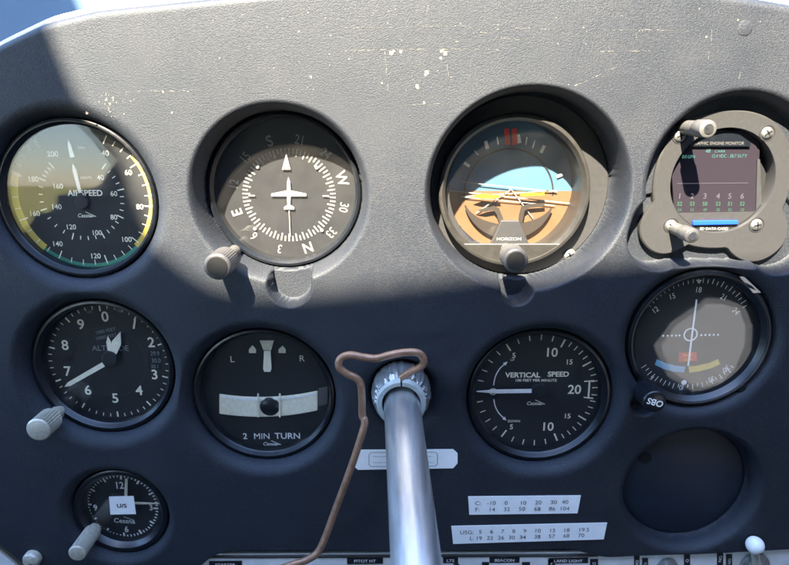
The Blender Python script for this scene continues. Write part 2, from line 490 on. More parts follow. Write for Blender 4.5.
# ------------------------------------------------------------------ instruments
class Inst:
    """one round instrument: photo centre and radii, depth of the mounting face behind the panel"""
    def __init__(s, name, label, cat, u, v, depth, face=0.004):
        s.d = depth; s.fd = face
        p = at(u, v, depth)
        s.c = p; s.k = mpp(u, v, depth)
        s.root = thing(name, label, cat, p)
        s.zm = None
    def zoom(s, ox, oy, sc): s.zm = (ox, oy, sc)
    def L(s, u, v, y=None):
        """photo point on the dial (local depth y) -> local x, z"""
        y = s.fd if y is None else y
        p = at(u, v, s.d + y)
        return (p.x - s.c.x, p.z - s.c.z)
    def Z(s, zx, zy, y=None):
        ox, oy, sc = s.zm
        return s.L(ox + zx * sc, oy + zy * sc, y)
    def bezel(s, rb, rf, h=0.004, m='bezel', rim=None):
        k = s.k; rb *= k; rf *= k; c = 0.0012
        prof = [(rb, 0.004), (rb, -h + c), (rb - c * .3, -h + c * .3), (rb - c, -h), (rf + (rb - rf) * .45, -h), (rf + (rb - rf) * .35, -h + 0.0006), (rf + 0.0006, -h + 0.0022), (rf, -h + 0.003), (rf, s.fd + 0.001)]
        return MB().lathe(prof, 128).build('bezel', M[m], s.root, angle=28)
    def glass(s, rf, y=-0.0006, m='glass'):
        k = s.k; r = rf * k
        MB().lathe([(0, y), (r * .5, y + 0.00005), (r - .0002, y + 0.0002), (r - .0002, y + 0.0012), (0, y + 0.0012)], 96).build('glass', M[m], s.root)
    def face(s, rf, m='face'):
        return MB().disc(rf * s.k + 0.0004, s.fd).build('dial', M[m], s.root, smooth=False)

def px_screw(parent, x, z, y, r, m='steel', ang=0.4, name='screw'):
    mb = MB().lathe([(0, y - r * .45), (r * .6, y - r * .42), (r * .92, y - r * .2), (r, y), (r, y + .001)], 28, x, z)
    o = mb.build(name, M[m], parent)
    s = MB()
    for a in (ang, ang + math.pi / 2):
        dx, dz = math.cos(a) * r * .62, math.sin(a) * r * .62
        s.line((x - dx, z - dz), (x + dx, z + dz), r * .26, y - r * .47)
    s.build('slot', M['hole'], o, smooth=False)
    return o

def knob(inst_root, origin, tip_u, tip_v, y_tip, y_base, r_px, m='knob', n_ribs=40, rib=0.00035, shaft=0.45, body=None, name='knob', capm=None, flare=1.0):
    """knurled knob on a shaft; axis along the panel normal, front face centred on the photo point"""
    p = at(tip_u, tip_v, y_tip); k = mpp(tip_u, tip_v, y_tip)
    r = r_px * k
    x, z = p.x - origin.x, p.z - origin.z
    yt, yb = y_tip - origin.y, y_base - origin.y
    bl = body if body else (yb - yt) * .72
    prof = [(0, yt), (r * .80, yt), (r * .93, yt + r * .05), (r, yt + r * .16), (r, yt + r * .22, 1), (r * flare, yt + bl - r * .1, 1), (r * .96 * flare, yt + bl), (r * shaft, yt + bl), (r * shaft, yb)]
    o = MB().lathe(prof, max(48, n_ribs * 4), x, z, (n_ribs, rib)).build(name, M[m], inst_root, angle=50)
    if capm:
        MB().lathe([(0, yt - 0.0003), (r * .74, yt - 0.0003), (r * .78, yt + .0002)], 40, x, z).build('knob_cap', M[capm], o)
    return o

def script_logo(mb, x, z, h, y):
    mb.text('Cessna', x, z, h, y=y, off=0.012, shear=0.25, sx=.95)
    mb.line((x + h * .2, z + h * .95), (x + h * 2.6, z - h * .15), h * .16, y)
    mb.line((x + h * .9, z - h * .32), (x + h * 2.9, z - h * .22), h * .16, y)

E = 0.00025   # printing thickness above a dial

def well(inst, rb, rf, lip_px, off=(0, 0), hole=None):
    k = mpp(400, 280)
    WELLS.append((inst.c.x + off[0] * k, inst.c.z + off[1] * k, rb * inst.k + .0004, lip_px * k, inst.d, (hole if hole else (rb + rf) / 2) * inst.k))

# ---- airspeed
A = Inst('airspeed_indicator', 'airspeed dial with two rings of knot and mile numbers and coloured arcs, hazy blue glass', 'airspeed gauge', 80, 199, 0.009)
A.zoom(0, 100, 0.3364)
well(A, 79, 72.5, 17); A.bezel(79, 72.5, m='bezel'); A.face(72.5); A.glass(73, m='coated_glass')
mk = MB(); y = A.fd - E
cx, cz = A.Z(243, 292); k = A.k
out = {'200': (157, 160), '40': (313, 158), '60': (382, 215), '80': (416, 317), '100': (378, 414), '120': (286, 463), '140': (173, 427), '160': (105, 337), '180': (101, 235)}
for t, (a, b) in out.items(): mk.text(t, *A.Z(a, b), 5.2 * k, y=y, off=0.012)
inn = {'40': (299, 230), '60': (339, 278), '80': (339, 348), '100': (290, 394), '120': (213, 377), '140': (170, 317), '160': (174, 256)}
for t, (a, b) in inn.items(): mk.text(t, *A.Z(a, b), 5.0 * k, y=y, off=0.012)
oa = [28, 60, 97, 131, 165, 207, 251, 291, 326]
def pol(r, a): return (cx + r * k * math.sin(R(a)), cz + r * k * math.cos(R(a)))
for i, a in enumerate(oa):
    mk.line(pol(61, a), pol(70, a), 1.1 * k, y)
    if i < len(oa) - 1:
        nn = 4 if oa[i + 1] - a < 38 else 4
        for j in range(1, nn):
            b = a + (oa[i + 1] - a) * j / nn
            mk.line(pol(64, b), pol(69.5, b), .8 * k, y)
ia = [40, 78, 117, 156, 200, 254, 297, 322]
for i, a in enumerate(ia):
    mk.line(pol(38, a), pol(45, a), 1.2 * k, y)
    if i < len(ia) - 1:
        for j in (1, 2, 3):
            b = a + (ia[i + 1] - a) * j / 4
            mk.line(pol(39, b), pol(43, b), 1.0 * k, y)
mk.text('AIRSPEED', *A.Z(253, 276), 5.8 * k, y=y, off=0.02)
mk.text('MPH', *A.Z(243, 142), 2.4 * k, y=y); mk.text('KNOTS', *A.Z(256, 231), 2.4 * k, y=y)
script_logo(mk, *A.Z(254, 343), 3.8 * k, y)
dial = [o for o in A.root.children if o.name.startswith('dial')][0]
mk.build('markings', M['cream'], dial, smooth=False)
y2 = A.fd - E * .6
MB().arc(66 * k, 72.3 * k, 52, 136, y2, cx=cx * .0, cz=0).build('white_arc', M['paleyellow'], dial, smooth=False)
MB().arc(68 * k, 72 * k, 136, 222, y2).build('green_arc', M['green'], dial, smooth=False)
MB().arc(65.5 * k, 72.3 * k, 222, 292, y2).build('yellow_arc', M['paleyellow'], dial, smooth=False)
nd = MB(); yn = A.fd - 0.0015
a0 = A.Z(243, 275); a1 = A.Z(221, 188); a2 = A.Z(220, 170); a3 = A.Z(207, 118)
def needle(mb, a, b, w0, w1, y, tip=True, th=0.0004, tl=.2):
    a = Vector(a); b = Vector(b); d = (b - a); L = d.length; d.normalize(); n = Vector((-d.y, d.x))
    mb.poly([a + n * w0, b - d * L * tl + n * w1, b, b - d * L * tl - n * w1, a - n * w0], y, th)
needle(nd, a0, a1, 1.6 * k, 1.9 * k, yn); needle(nd, a2, a3, 2.2 * k, 1.6 * k, yn, tl=.35)
ndl = nd.build('needle', M['cream'], A.root, smooth=False)
hb = MB(); hb.line(A.Z(246, 300), a1, 3.6 * k, yn + .0002, .0003); hb.line(a1, a2, 2.0 * k, yn + .0002, .0003)
hb.lathe([(0, yn - .0006), (6 * k, yn - .0006), (7 * k, yn), (7 * k, yn + .001)], 32, *A.Z(247, 303)); hb.build('needle_hub', M['face'], A.root)

# ---- heading indicator
D = Inst('heading_indicator', 'heading dial with white compass letters round a small white aeroplane outline', 'heading gauge', 285, 191, 0.020, face=.006)
D.zoom(190, 90, 0.3982)
well(D, 77, 70.5, 10); D.bezel(76, 70.5, m='bezel'); D.glass(71, m='dusty_glass')
card = D.face(70.5)
k = D.k; cx, cz = D.Z(249, 265); y = D.fd - E
mk = MB()
for i, t in enumerate(['S', '21', '24', 'W', '30', '33', 'N', '3', '6', 'E', '12', '15']):
    a = 342.5 + 30 * i
    big = t in 'SWNE'
    mk.text(t, cx + 57 * k * math.sin(R(a)), cz + 57 * k * math.cos(R(a)), (10.5 if big else 9.0) * k, a, y, off=0.018 if big else 0.004, sx=.95 if big else .8)
for i in range(72):
    a = 342.5 + 5 * i
    r0 = 39.5 if i % 2 == 0 else 42
    mk.line((cx + r0 * k * math.sin(R(a)), cz + r0 * k * math.cos(R(a))), (cx + 47.5 * k * math.sin(R(a)), cz + 47.5 * k * math.cos(R(a))), 1.5 * k, y)
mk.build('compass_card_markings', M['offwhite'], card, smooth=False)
sy = MB(); yy = D.fd - .0012
def zp(l): return [D.Z(a, b, yy) for a, b in l]
ys = yy
sy.poly(zp([(242, 158), (253, 200), (231, 200)]), ys, .0003)
sy.poly(zp([(247, 218), (252, 230), (253, 252), (292, 260), (292, 267), (253, 267), (252, 288), (262, 294), (262, 300), (236, 300), (236, 294), (245, 288), (243, 267), (204, 267), (204, 260), (243, 252), (244, 230)]), ys, .0003)
sy.line(D.Z(249, 303, yy), D.Z(252, 368, yy), 1.0 * k, ys, .0002)
for p, q in (((147, 265), (163, 265)), ((333, 266), (349, 266))): sy.line(D.Z(*p, yy), D.Z(*q, yy), 1.2 * k, ys, .0002)
for p in ((169, 193), (318, 195), (163, 348), (331, 352)): sy.disc(1.8 * k, ys, 16, *D.Z(*p, yy))
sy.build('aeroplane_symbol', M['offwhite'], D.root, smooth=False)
knob(D.root, D.c, 217, 267, -0.020, 0.017, 13.8, 'knob', 36, .0004, .5, body=.017, capm='gunmetal')
# ---- attitude indicator
T = Inst('attitude_indicator', 'artificial horizon with blue sky over orange ground and yellow aeroplane bars', 'horizon gauge', 513, 191, 0.021, face=.017)
T.zoom(425, 90, 0.3981); k = T.k
well(T, 90, 68, 8, (8, 3), 72); WELLS[-1] = WELLS[-1][:4] + (.0255, WELLS[-1][5]); T.bezel(75, 68, m='gunmetal', h=.005)
fl = at(519, 188, .0248); fk = mpp(519, 188, .0248)
MB().lathe([(70 * fk, .0036), (88 * fk, .0036), (89.5 * fk, .0042), (89.5 * fk, .006)], 128, fl.x - T.c.x, fl.z - T.c.z).build('mounting_flange', M['plate'], T.root)
T.glass(68.5)
sky = MB().disc(69 * k, T.fd + .001).build('sky_card', M['sky'], T.root, smooth=False)
yg = T.fd + .0006
hz = T.Z(0, 254)[1]
gp = []
for i in range(61):
    a = math.acos(max(-1, min(1, hz / (68.6 * k))))
    t = a + (2 * math.pi - 2 * a) * i / 60
    gp.append((68.6 * k * math.sin(t), 68.6 * k * math.cos(t)))
MB().poly(gp, yg).build('ground_card', M['ground'], T.root, smooth=False)
# dark drum ring and bank marks
MB().arc(46 * k, 47.5 * k, -92, 92, yg - .0002, cx=T.Z(210, 262)[0], cz=T.Z(210, 262)[1]).build('drum_edge', M['hole'], T.root, smooth=False)
bk = MB(); c0 = T.Z(212, 258)
for (p, q, ww) in (((98, 183), (112, 192), 3.2), ((345, 212), (331, 218), 2.6), ((152, 128), (157, 148), 3.6), ((181, 118), (184, 137), 1.4), ((232, 112), (236, 134), 5.0), ((256, 118), (253, 138), 1.4), ((276, 127), (270, 146), 1.4), ((300, 139), (291, 158), 3.4), ((124, 152), (134, 164), 1.2)):
    bk.line(T.Z(*p), T.Z(*q), ww * k, T.fd - E)
bk.build('bank_marks', M['white'], sky, smooth=False)
rd = MB()
for p, q in (((204, 97), (208, 138)), ((224, 97), (226, 138))): rd.line(T.Z(*p), T.Z(*q), 5.2 * k, T.fd - E * 1.6)
rd.build('red_bank_marker', M['red'], sky, smooth=False)
hl = MB(); yb = .0163
for p, q, ww in (((58, 252), (386, 287), 1.1), ((92, 231), (332, 256), .9), ((86, 268), (330, 252), .8), ((215, 250), (128, 309), .9), ((214, 246), (271, 322), .9), ((86, 268), (325, 290), .8)):
    hl.line(T.Z(*p, yb), T.Z(*q, yb), ww * k, yb, .0002)
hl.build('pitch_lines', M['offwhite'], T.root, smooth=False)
yb = .0130
ap = MB()
ap.poly([T.Z(*p, yb) for p in ((118, 268), (140, 260), (186, 264), (188, 271), (140, 273))], yb, .0004)
ap.poly([T.Z(*p, yb) for p in ((238, 260), (300, 257), (300, 264), (240, 267))], yb, .0004)
ap.build('aeroplane_bars', M['yellow'], T.root, smooth=False)
br = MB(); ybr = .0148
def band(pts, w0):
    pp = [Vector((*T.Z(*p, ybr), 0)) for p in pts]
    pp = spline(pp, 6)
    for i in range(len(pp) - 1): br.line(pp[i], pp[i + 1], w0 * k, ybr, .0003)
def dark(pts): br.poly([T.Z(*p, ybr) for p in pts], ybr, .0004)
ccx, ccz = 210, 258
def crescent(a0, a1):
    up, dn = [], []
    for q in range(25):
        f = q / 24; a = R(a0 + (a1 - a0) * f)
        ro = 116; ri_ = 112 - 30 * math.sin(f * math.pi / 2) ** 1.3
        up.append((ccx + ro * math.sin(a), ccz - ro * math.cos(a))); dn.append((ccx + ri_ * math.sin(a), ccz - ri_ * math.cos(a)))
    dark(up + dn[::-1])
crescent(254, 192); crescent(110, 164)
dark([(130, 303), (150, 296), (174, 291), (186, 297), (196, 322), (196, 336), (186, 336), (180, 312), (172, 302), (150, 306)])
dark([(242, 292), (262, 286), (300, 284), (300, 292), (262, 296), (250, 304), (244, 334), (234, 334), (236, 312)])
br.build('bracket_and_shade', M['bracket_shade'], T.root, smooth=False)  # bracket legs, plus dark crescents coloured for the half-shadow round them
# lower mask of the bezel, nameplate
ml = T.Z(0, 386, -.002)[1]
mp = []
for i in range(41):
    a = math.acos(ml / (71 * k)); t = a + (2 * math.pi - 2 * a) * i / 40
    mp.append((71 * k * math.sin(t), 71 * k * math.cos(t)))
MB().poly(mp, -.0010, .0036).build('lower_mask', M['gunmetal'], T.root, smooth=False)
np_ = MB().poly([T.Z(*p, -.001) for p in ((190, 326), (234, 326), (259, 385), (163, 385))], -.0010, .0030).build('nameplate', M['plate'], T.root, smooth=False, bevel=.0004)
t_ = MB(); t_.text('HORIZON', *T.Z(211, 374, -.0041), 3.0 * k, y=-.00412, off=.01, sx=1.25); t_.build('lettering', M['dim'], np_, smooth=False)
wl_ = MB(); wl_.line(T.Z(94, 387, -.0047), T.Z(338, 387, -.0047), 0.8 * k, -.00475); wl_.build('mask_edge', M['dim'], T.root, smooth=False)
knob(T.root, T.c, 516, 261, -0.012, 0.018, 12.6, 'knob', 40, .0003, .5, body=.014, capm='gunmetal')
p = at(569.5, 255, .0245); px_screw(T.root, p.x - T.c.x, p.z - T.c.z, .0034, 6.8 * k, 'dullsteel', .5)

# ---- engine monitor
G = Inst('engine_monitor', 'square-screen engine monitor in a grey plate with two small lever knobs and four screws', 'engine monitor', 721, 181, 0.011, face=.006)
G.zoom(630, 75, 0.3362); k = G.k
well(G, 80, 51, 9, (3, 0), 60)
# plate: ring with four ears and two feet, cut as outline with a round window
n = 144; ri = 51.5 * k
outl = []
for i in range(n):
    a = 2 * math.pi * i / n
    deg = math.degrees(a)
    r = 70 + 1.5 * math.cos(4 * (a - math.pi / 4))
    for (c_, w_, h_) in ((141, 17, 26), (227, 15, 24)):
        dd = abs((deg - c_ + 180) % 360 - 180)
        if dd < w_ * 1.6: r += h_ * (1 - (dd / (w_ * 1.6)) ** 2.4)
    outl.append((r * k * math.sin(a), r * k * math.cos(a)))
vs = []; fs = []
for i in range(n):
    a = 2 * math.pi * i / n
    ix, iz = ri * math.sin(a), ri * math.cos(a)
    ox, oz = outl[i]; s_ = 1 - .0007 / math.hypot(ox, oz)
    vs += [(ox, .003, oz), (ox, -.0013, oz), (ox * s_, -.002, oz * s_), (ix * 1.012, -.002, iz * 1.012), (ix, -.0014, iz), (ix, .007, iz)]
for i in range(n):
    j = (i + 1) % n
    for q in range(5): fs.append((i * 6 + q, i * 6 + q + 1, j * 6 + q + 1, j * 6 + q))
MB().add(vs, fs).build('face_plate', M['plate'], G.root, angle=30)
ys_ = G.fd
MB().disc(ri + .0004, ys_ + .0006).build('recess', M['hole'], G.root, smooth=False)
yscr = .0035
scr = MB().poly([G.Z(*p, yscr) for p in ((112, 168), (384, 164), (374, 408), (130, 412))], yscr, .0012).build('screen', M['screen'], G.root, smooth=False)
yt = yscr - .00135
cy = MB(); gr = MB(); gy = MB()
cy.text('48', *G.Z(232, 226, yt), 3.5 * k, y=yt, shear=.15); cy.text('CARR', *G.Z(268, 227, yt), 2.4 * k, y=yt, sx=1.2, shear=.15)
cy.text('0.0 GPH', *G.Z(174, 243, yt), 3.2 * k, y=yt, sx=.8, shear=.1)
cy.text('12.4 VDC - 58.7 54.7°F', *G.Z(296, 241, yt), 3.3 * k, y=yt, sx=.78, shear=.1)
for i, xx in enumerate((148, 185, 223, 262, 297, 334)):
    gy.text(str(i + 1), *G.Z(xx, 360, yt), 5.4 * k, y=yt, off=.01)
    gr.text(('52', '53', '50', '53', '51', '52')[i], *G.Z(xx, 383, yt), 4.0 * k, y=yt, sx=.9, off=.012)
    gr.text(('54', '52', '49', '50', '52', '50')[i], *G.Z(xx, 401, yt), 3.0 * k, y=yt, sx=.9)
gy.line(G.Z(140, 323, yt), G.Z(352, 321, yt), .5 * k, yt)
cy.build('cyan_readout', M['lcd_cyan'], scr, smooth=False); gr.build('green_readout', M['lcd_green'], scr, smooth=False); gy.build('grey_readout', M['lcd_grey'], scr, smooth=False)
fr = MB()
fr.poly([G.Z(*p, yscr) for p in ((130, 411), (374, 408), (386, 418), (124, 424))], yscr, .0022)
fr.poly([G.Z(*p, yscr) for p in ((372, 250), (380, 250), (386, 418), (368, 410))], yscr, .0022)
fr.build('screen_frame', M['plate'], G.root, smooth=False)
tt = MB().poly([G.Z(*p, .003) for p in ((170, 190), (232, 158), (310, 170), (352, 200), (352, 212), (174, 212))], .003, .0022).build('title_plate', M['bezel'], G.root, smooth=False)
t_ = MB(); t_.text('GRAPHIC ENGINE MONITOR', *G.Z(262, 203, .0007), 3.0 * k, y=.00065, sx=.92); t_.build('lettering', M['faint'], tt, smooth=False)
lo = MB()
lp = [(ri * .995 * math.sin(R(a)), ri * .995 * math.cos(R(a))) for a in range(128, 233, 3)]
lo.poly(lp, .0035, .0028); lo = lo.build('lower_face', M['plate'], G.root, smooth=False)
MB().arc(ri * .965, ri * .992, 118, 242, .00062, 64).build('seam', M['hole'], G.root, smooth=False)
MB().poly([G.Z(*p, .0006) for p in ((184, 433), (318, 431), (318, 443), (184, 446))], .0007, .0016).build('button', M['bluebtn'], G.root, smooth=False, bevel=.0003)
t_ = MB(); t_.text('SD DATA CARD', *G.Z(250, 457, .0004), 2.7 * k, y=.0005, off=.012, sx=1.05); t_.build('lettering', M['dim'], lo, smooth=False)
for (zx, zy, a) in ((148, 181, .3), (408, 173, .6), (122, 448, .9), (376, 446, .2)):
    x_, z_ = G.Z(zx, zy, -.002)
    rr = 6.0 * k
    MB().lathe([(rr * 1.12, -.00205), (rr * 1.22, -.00225), (rr * 1.32, -.00205)], 32, x_, z_).build('screw_recess', M['hole'], G.root)
    px_screw(G.root, x_, z_, -.0020, rr, 'dullsteel', a)
def lever(tu, tv, yt_, r_px):
    p = at(tu, tv, yt_); kk = mpp(tu, tv, yt_); r = r_px * kk
    x, z = p.x - G.c.x, p.z - G.c.z; y0 = yt_ - G.c.y
    o = MB().lathe([(0, y0), (r * .8, y0), (r * .95, y0 + r * .1), (r, y0 + r * .3), (r, y0 + .010), (r * .96, y0 + .0103), (r * .86, y0 + .0106), (r * .86, .0)], 40, x, z).build('lever_knob', M['knob'], G.root)
    MB().lathe([(0, y0 - .0004), (r * .55, y0 - .0004), (r * .6, y0 + .0002)], 24, x, z).build('knob_cap', M['steel'], o)
lever(708.5, 129, -0.016, 9.0); lever(692.5, 236, -0.012, 7.6)
G.glass(51, y=.0045 - .0015) if False else None

# ---- altimeter
B = Inst('altimeter', 'altimeter dial with numbers 0 to 9, three cream hands and a pale knurled knob', 'altimeter', 106, 365, 0.011)
B.zoom(10, 285, 0.3098); k = B.k
well(B, 70, 63, 17); B.bezel(70, 63); dial = B.face(63); B.glass(63.5)
cx, cz = B.Z(322, 240); y = B.fd - E
mk = MB()
for t, (a, b) in {'0': (307, 101), '1': (402, 125), '2': (456, 184), '3': (467, 288), '4': (417, 339), '5': (340, 364), '6': (252, 338), '7': (187, 277), '8': (178, 193), '9': (229, 126)}.items():
    mk.text(t, *B.Z(a, b), 10.2 * k, 14 if t == '1' else 0, y=y, off=.016)
cR = (0, 0)
for i in range(50):
    a = 7.2 * i - 2
    r0 = 54.5 if i % 5 == 0 else 57
    mk.line((r0 * k * math.sin(R(a)), r0 * k * math.cos(R(a))), (60.5 * k * math.sin(R(a)), 60.5 * k * math.cos(R(a))), (1.5 if i % 5 == 0 else .9) * k, y)
mk.build('markings', M['cream'], dial, smooth=False)
dm = MB()
dm.text('ALTITUDE', *B.Z(324, 203), 5.6 * k, y=y, off=.012)
dm.text('1000 FEET', *B.Z(310, 147), 3.4 * k, -12, y=y); dm.text('10000 FEET', *B.Z(312, 166), 3.2 * k, -12, y=y)
dm.text('29.9', *B.Z(468, 220), 4.4 * k, y=y, sx=.85); dm.text('30.0', *B.Z(472, 243), 4.6 * k, y=y, sx=.85); dm.text('30.1', *B.Z(467, 262), 4.0 * k, y=y, sx=.85)
dm.text('FEET', *B.Z(358, 84), 2.8 * k, 12, y=y); dm.text('100', *B.Z(258, 86), 2.8 * k, -12, y=y)
dm.build('small_lettering', M['dim'], dial, smooth=False)
wd = MB(); wd.poly([B.Z(*p) for p in ((446, 208), (490, 208), (490, 272), (446, 272))], B.fd - E * .4); wd.build('setting_window', M['hole'], dial, smooth=False)
MB().arc(37 * k, 38 * k, 0, 360, B.fd - E * .5, 96).build('inner_disc_edge', M['bezel'], dial, smooth=False)
for (p, q, w0, w1, yy, tl) in (((302, 256), (176, 328), 2.5, 2.2, .0012, .12), ((330, 228), (357, 150), 3.2, 4.6, .0018, .45), ((325, 222), (316, 164), 1.6, 2.4, .0024, .35)):
    h_ = MB(); needle(h_, B.Z(*p, yy), B.Z(*q, yy), w0 * k, w1 * k, yy, tl=tl, th=.0004); h_.build('hand', M['cream'], B.root, smooth=False)
MB().lathe([(0, .0004), (7 * k, .0004), (8 * k, .001), (8 * k, .004)], 32, *B.Z(322, 238, .001)).build('hand_hub', M['face'], B.root)
knob(B.root, B.c, 37.5, 430.5, -0.014, 0.011, 12.0, 'knobpale', 26, .0010, .6, body=.014, name='knob')

# ---- turn indicator
U = Inst('turn_indicator', 'turn dial with a curved white ball tube across it, marked 2 MIN TURN', 'turn gauge', 265, 393, 0.011)
U.zoom(185, 315, 0.27454); k = U.k
well(U, 70, 64, 16); U.bezel(70, 64); dial = U.face(64); U.glass(64.5)
y = U.fd - E
mk = MB()
mk.text('2', *U.Z(219, 440), 6.6 * k, y=y, off=.010); mk.text('MIN', *U.Z(280, 440), 6.6 * k, y=y, sx=1.0); mk.text('TURN', *U.Z(373, 439), 6.6 * k, y=y, off=.010, sx=1.05)
script_logo(mk, *U.Z(312, 468), 3.8 * k, y)
mk.build('lettering', M['white'], dial, smooth=False)
lr = MB(); lr.text('L', *U.Z(173, 160), 6.4 * k, y=y, off=.008); lr.text('R', *U.Z(427, 157), 6.4 * k, y=y, off=.008)
for xx in (246, 354):
    s_ = 1 if xx < 300 else -1
    lr.poly([U.Z(*p) for p in ((xx - 13, 138), (xx - 13, 124), (xx - 2 * s_, 111), (xx + 2, 111), (xx + 13, 124), (xx + 13, 138))], y)
lr.poly([U.Z(*p) for p in ((272, 92), (324, 92), (314, 128), (286, 128))], y)
lr.build('turn_marks', M['cream'], dial, smooth=False)
yn = .0020
h_ = MB(); h_.poly([U.Z(*p, yn) for p in ((288, 130), (312, 130), (316, 195), (311, 206), (289, 206), (285, 195))], yn, .0005); h_.build('needle', M['cream'], U.root, smooth=False, bevel=.0002)
# curved inclinometer tube, a strip bowed downwards in the middle
def bow(zx): return 0.00052 * (zx - 306) ** 2
yi = .0034
def strip(x0, x1, top, bot, mb, yy, th, n=24):
    xs_ = [x0 + (x1 - x0) * i / n for i in range(n + 1)]
    sl = lambda x: -6 * (x - 306) / 180
    up = [U.Z(x, top - bow(x) + sl(x), yy) for x in xs_]; dn = [U.Z(x, bot - bow(x) + sl(x), yy) for x in reversed(xs_)]
    mb.poly(up + dn, yy, th)
tb = MB(); strip(126, 484, 296, 368, tb, yi, .0012); tb = tb.build('ball_tube', M['cream'], U.root, smooth=False, bevel=.0008)
hl_ = MB(); strip(134, 478, 304, 311, hl_, yi - .00125, .0003); hl_.build('tube_highlight', M['white'], tb, smooth=False)
tc_ = MB(); strip(486, 520, 290, 352, tc_, yi, .0010); tc_.build('tube_end', M['faint'], U.root, smooth=False)
bx, bz = U.Z(309, 333, yi - .001)
bm_ = MB(); r_ = 10.2 * k
bm_.lathe([(0, -r_)] + [(r_ * math.sin(R(a)), -r_ * math.cos(R(a))) for a in range(10, 91, 10)], 32, bx, bz)
bm_.v = [(a, yi - .0010 + b * .35, c) for (a, b, c) in bm_.v]
bm_.build('ball', M['bezel'], tb)
wr = MB()
for xx in (266, 345):
    wr.tube([(*[U.Z(xx, yy, .001)[0]], .0012, U.Z(xx, yy, .001)[1]) for yy in (287, 330, 372)], .9 * k, 8)
wr.build('centre_wires', M['cream'], U.root)

# ---- vertical speed
S = Inst('vertical_speed_indicator', 'vertical speed dial with one white needle pointing left to zero', 'climb gauge', 538, 394, 0.011)
S.zoom(455, 315, 0.28302); k = S.k
well(S, 71, 64, 16); S.bezel(71, 64); dial = S.face(64); S.glass(64.5)
y = S.fd - E; cx, cz = S.Z(290, 265)
mk = MB()
for t, (a, b, h_) in {'10': (344, 131, 9.2), '20': (422, 262, 9.6), '10 ': (330, 393, 9.2), '15': (405, 165, 5.2), '15 ': (398, 356, 5.2), '5': (208, 142, 5.4), '5 ': (199, 394, 5.4)}.items():
    mk.text(t.strip(), *S.Z(a, b), h_ * k, y=y, off=.014)
mk.text('VERTICAL', *S.Z(239, 211), 5.2 * k, y=y, off=.03, sx=1.05); mk.text('SPEED', *S.Z(365, 208), 5.2 * k, y=y, off=.03, sx=1.05)
mk.text('100 FEET PER MINUTE', *S.Z(287, 230), 2.7 * k, y=y, off=.02, sx=1.12)
mk.text('UP', *S.Z(203, 158), 2.4 * k, y=y); mk.text('DOWN', *S.Z(208, 374), 2.6 * k, y=y, off=.02)
script_logo(mk, *S.Z(280, 311), 3.8 * k, y)
ux, uz = 0, 0
def tick(a, r0, r1, ww): mk.line((r0 * k * math.sin(R(a)), r0 * k * math.cos(R(a))), (r1 * k * math.sin(R(a)), r1 * k * math.cos(R(a))), ww * k, y)
for sg in (1, -1):
    base = 270
    for i in range(1, 11):          # 0..10 in ones
        a = base + sg * i * 11.4
        tick(a, 55 if i % 5 else 52, 61, 1.6 if i % 5 == 0 else 1.0)
    for i in range(1, 10):
        a = base + sg * (114 + i * 6.9)
        tick(a, 56 if i != 5 else 52, 61.5, 1.0 if i != 5 else 1.5)
mk.poly([S.Z(*p) for p in ((456, 232), (492, 229), (492, 234), (478, 235), (474, 290), (488, 291), (488, 296), (454, 292), (454, 288), (468, 289), (472, 235), (456, 236))], y)
mk.build('markings', M['cream'], dial, smooth=False)
ar = MB()
def arrow(pts, tipdir):
    pp = spline([Vector((*S.Z(*p), 0)) for p in pts], 6)
    for i in range(len(pp) - 1): ar.line(pp[i], pp[i + 1], 1.1 * k, y)
    t_ = pp[-1]; d = (pp[-1] - pp[-3]).normalized(); n_ = Vector((-d.y, d.x, 0))
    ar.poly([(t_ + d * 3.2 * k)[:2], (t_ - d * 1.2 * k + n_ * 2 * k)[:2], (t_ - d * 1.2 * k - n_ * 2 * k)[:2]], y)
arrow([(136, 248), (142, 218), (157, 190), (177, 171)], 1); arrow([(137, 297), (142, 322), (155, 346), (174, 365)], 1)
ar.build('direction_arrows', M['white'], dial, smooth=False)
rg = MB(); x_, z_ = S.Z(134, 270); rg.arc(2.6 * k, 3.8 * k, 0, 360, y, 24, x_, z_); rg.build('zero_mark', M['cream'], dial, smooth=False)
yn = .0018
h_ = MB(); h_.poly([S.Z(*p, yn) for p in ((270, 261), (140, 263), (76, 268), (76, 270), (140, 276), (270, 274))], yn, .0005); h_.build('needle', M['white'], S.root, smooth=False)
MB().lathe([(0, .0010), (6 * k, .0010), (7 * k, .0016), (7 * k, .004)], 32, *S.Z(297, 267, .001)).build('needle_hub', M['face'], S.root)

# ---- course deviation indicator
V = Inst('course_deviation_indicator', 'course deviation dial with blue and yellow arcs, a red flag and a black OBS knob', 'navigation gauge', 696, 337, 0.008)
V.zoom(620, 255, 0.30083); k = V.k
well(V, 71, 62, 15); V.bezel(71, 62, h=.005); dial = V.face(62); V.glass(62.5, y=-.0012, m='clean_glass')
MB().lathe([(66.5 * k, -.0049), (67 * k, -.0056), (68 * k, -.0056), (68.5 * k, -.0049)], 128).build('bezel_ridge', M['bezel'], V.root)
y = V.fd - E
mk = MB()
for t, (a, b, ro) in {'12': (118, 181, -38), '15': (174, 136, -20), '18': (262, 115, 2), '21': (343, 139, 26), '24': (385, 186, 44), '6': (104, 408, -140), '0': (201, 440, 180), '33': (303, 413, 152), '30': (352, 378, 138)}.items():
    mk.text(t, *V.Z(a, b), 5.6 * k, ro, y=y, sx=.85)
for i in range(72):
    a = 5 * i + 3
    if (125 > a > 62) or (300 > a > 235): continue
    mk.line((54.5 * k * math.sin(R(a)), 54.5 * k * math.cos(R(a))), ((58.5 if i % 2 else 60.5) * k * math.sin(R(a)), (58.5 if i % 2 else 60.5) * k * math.cos(R(a))), .8 * k, y)
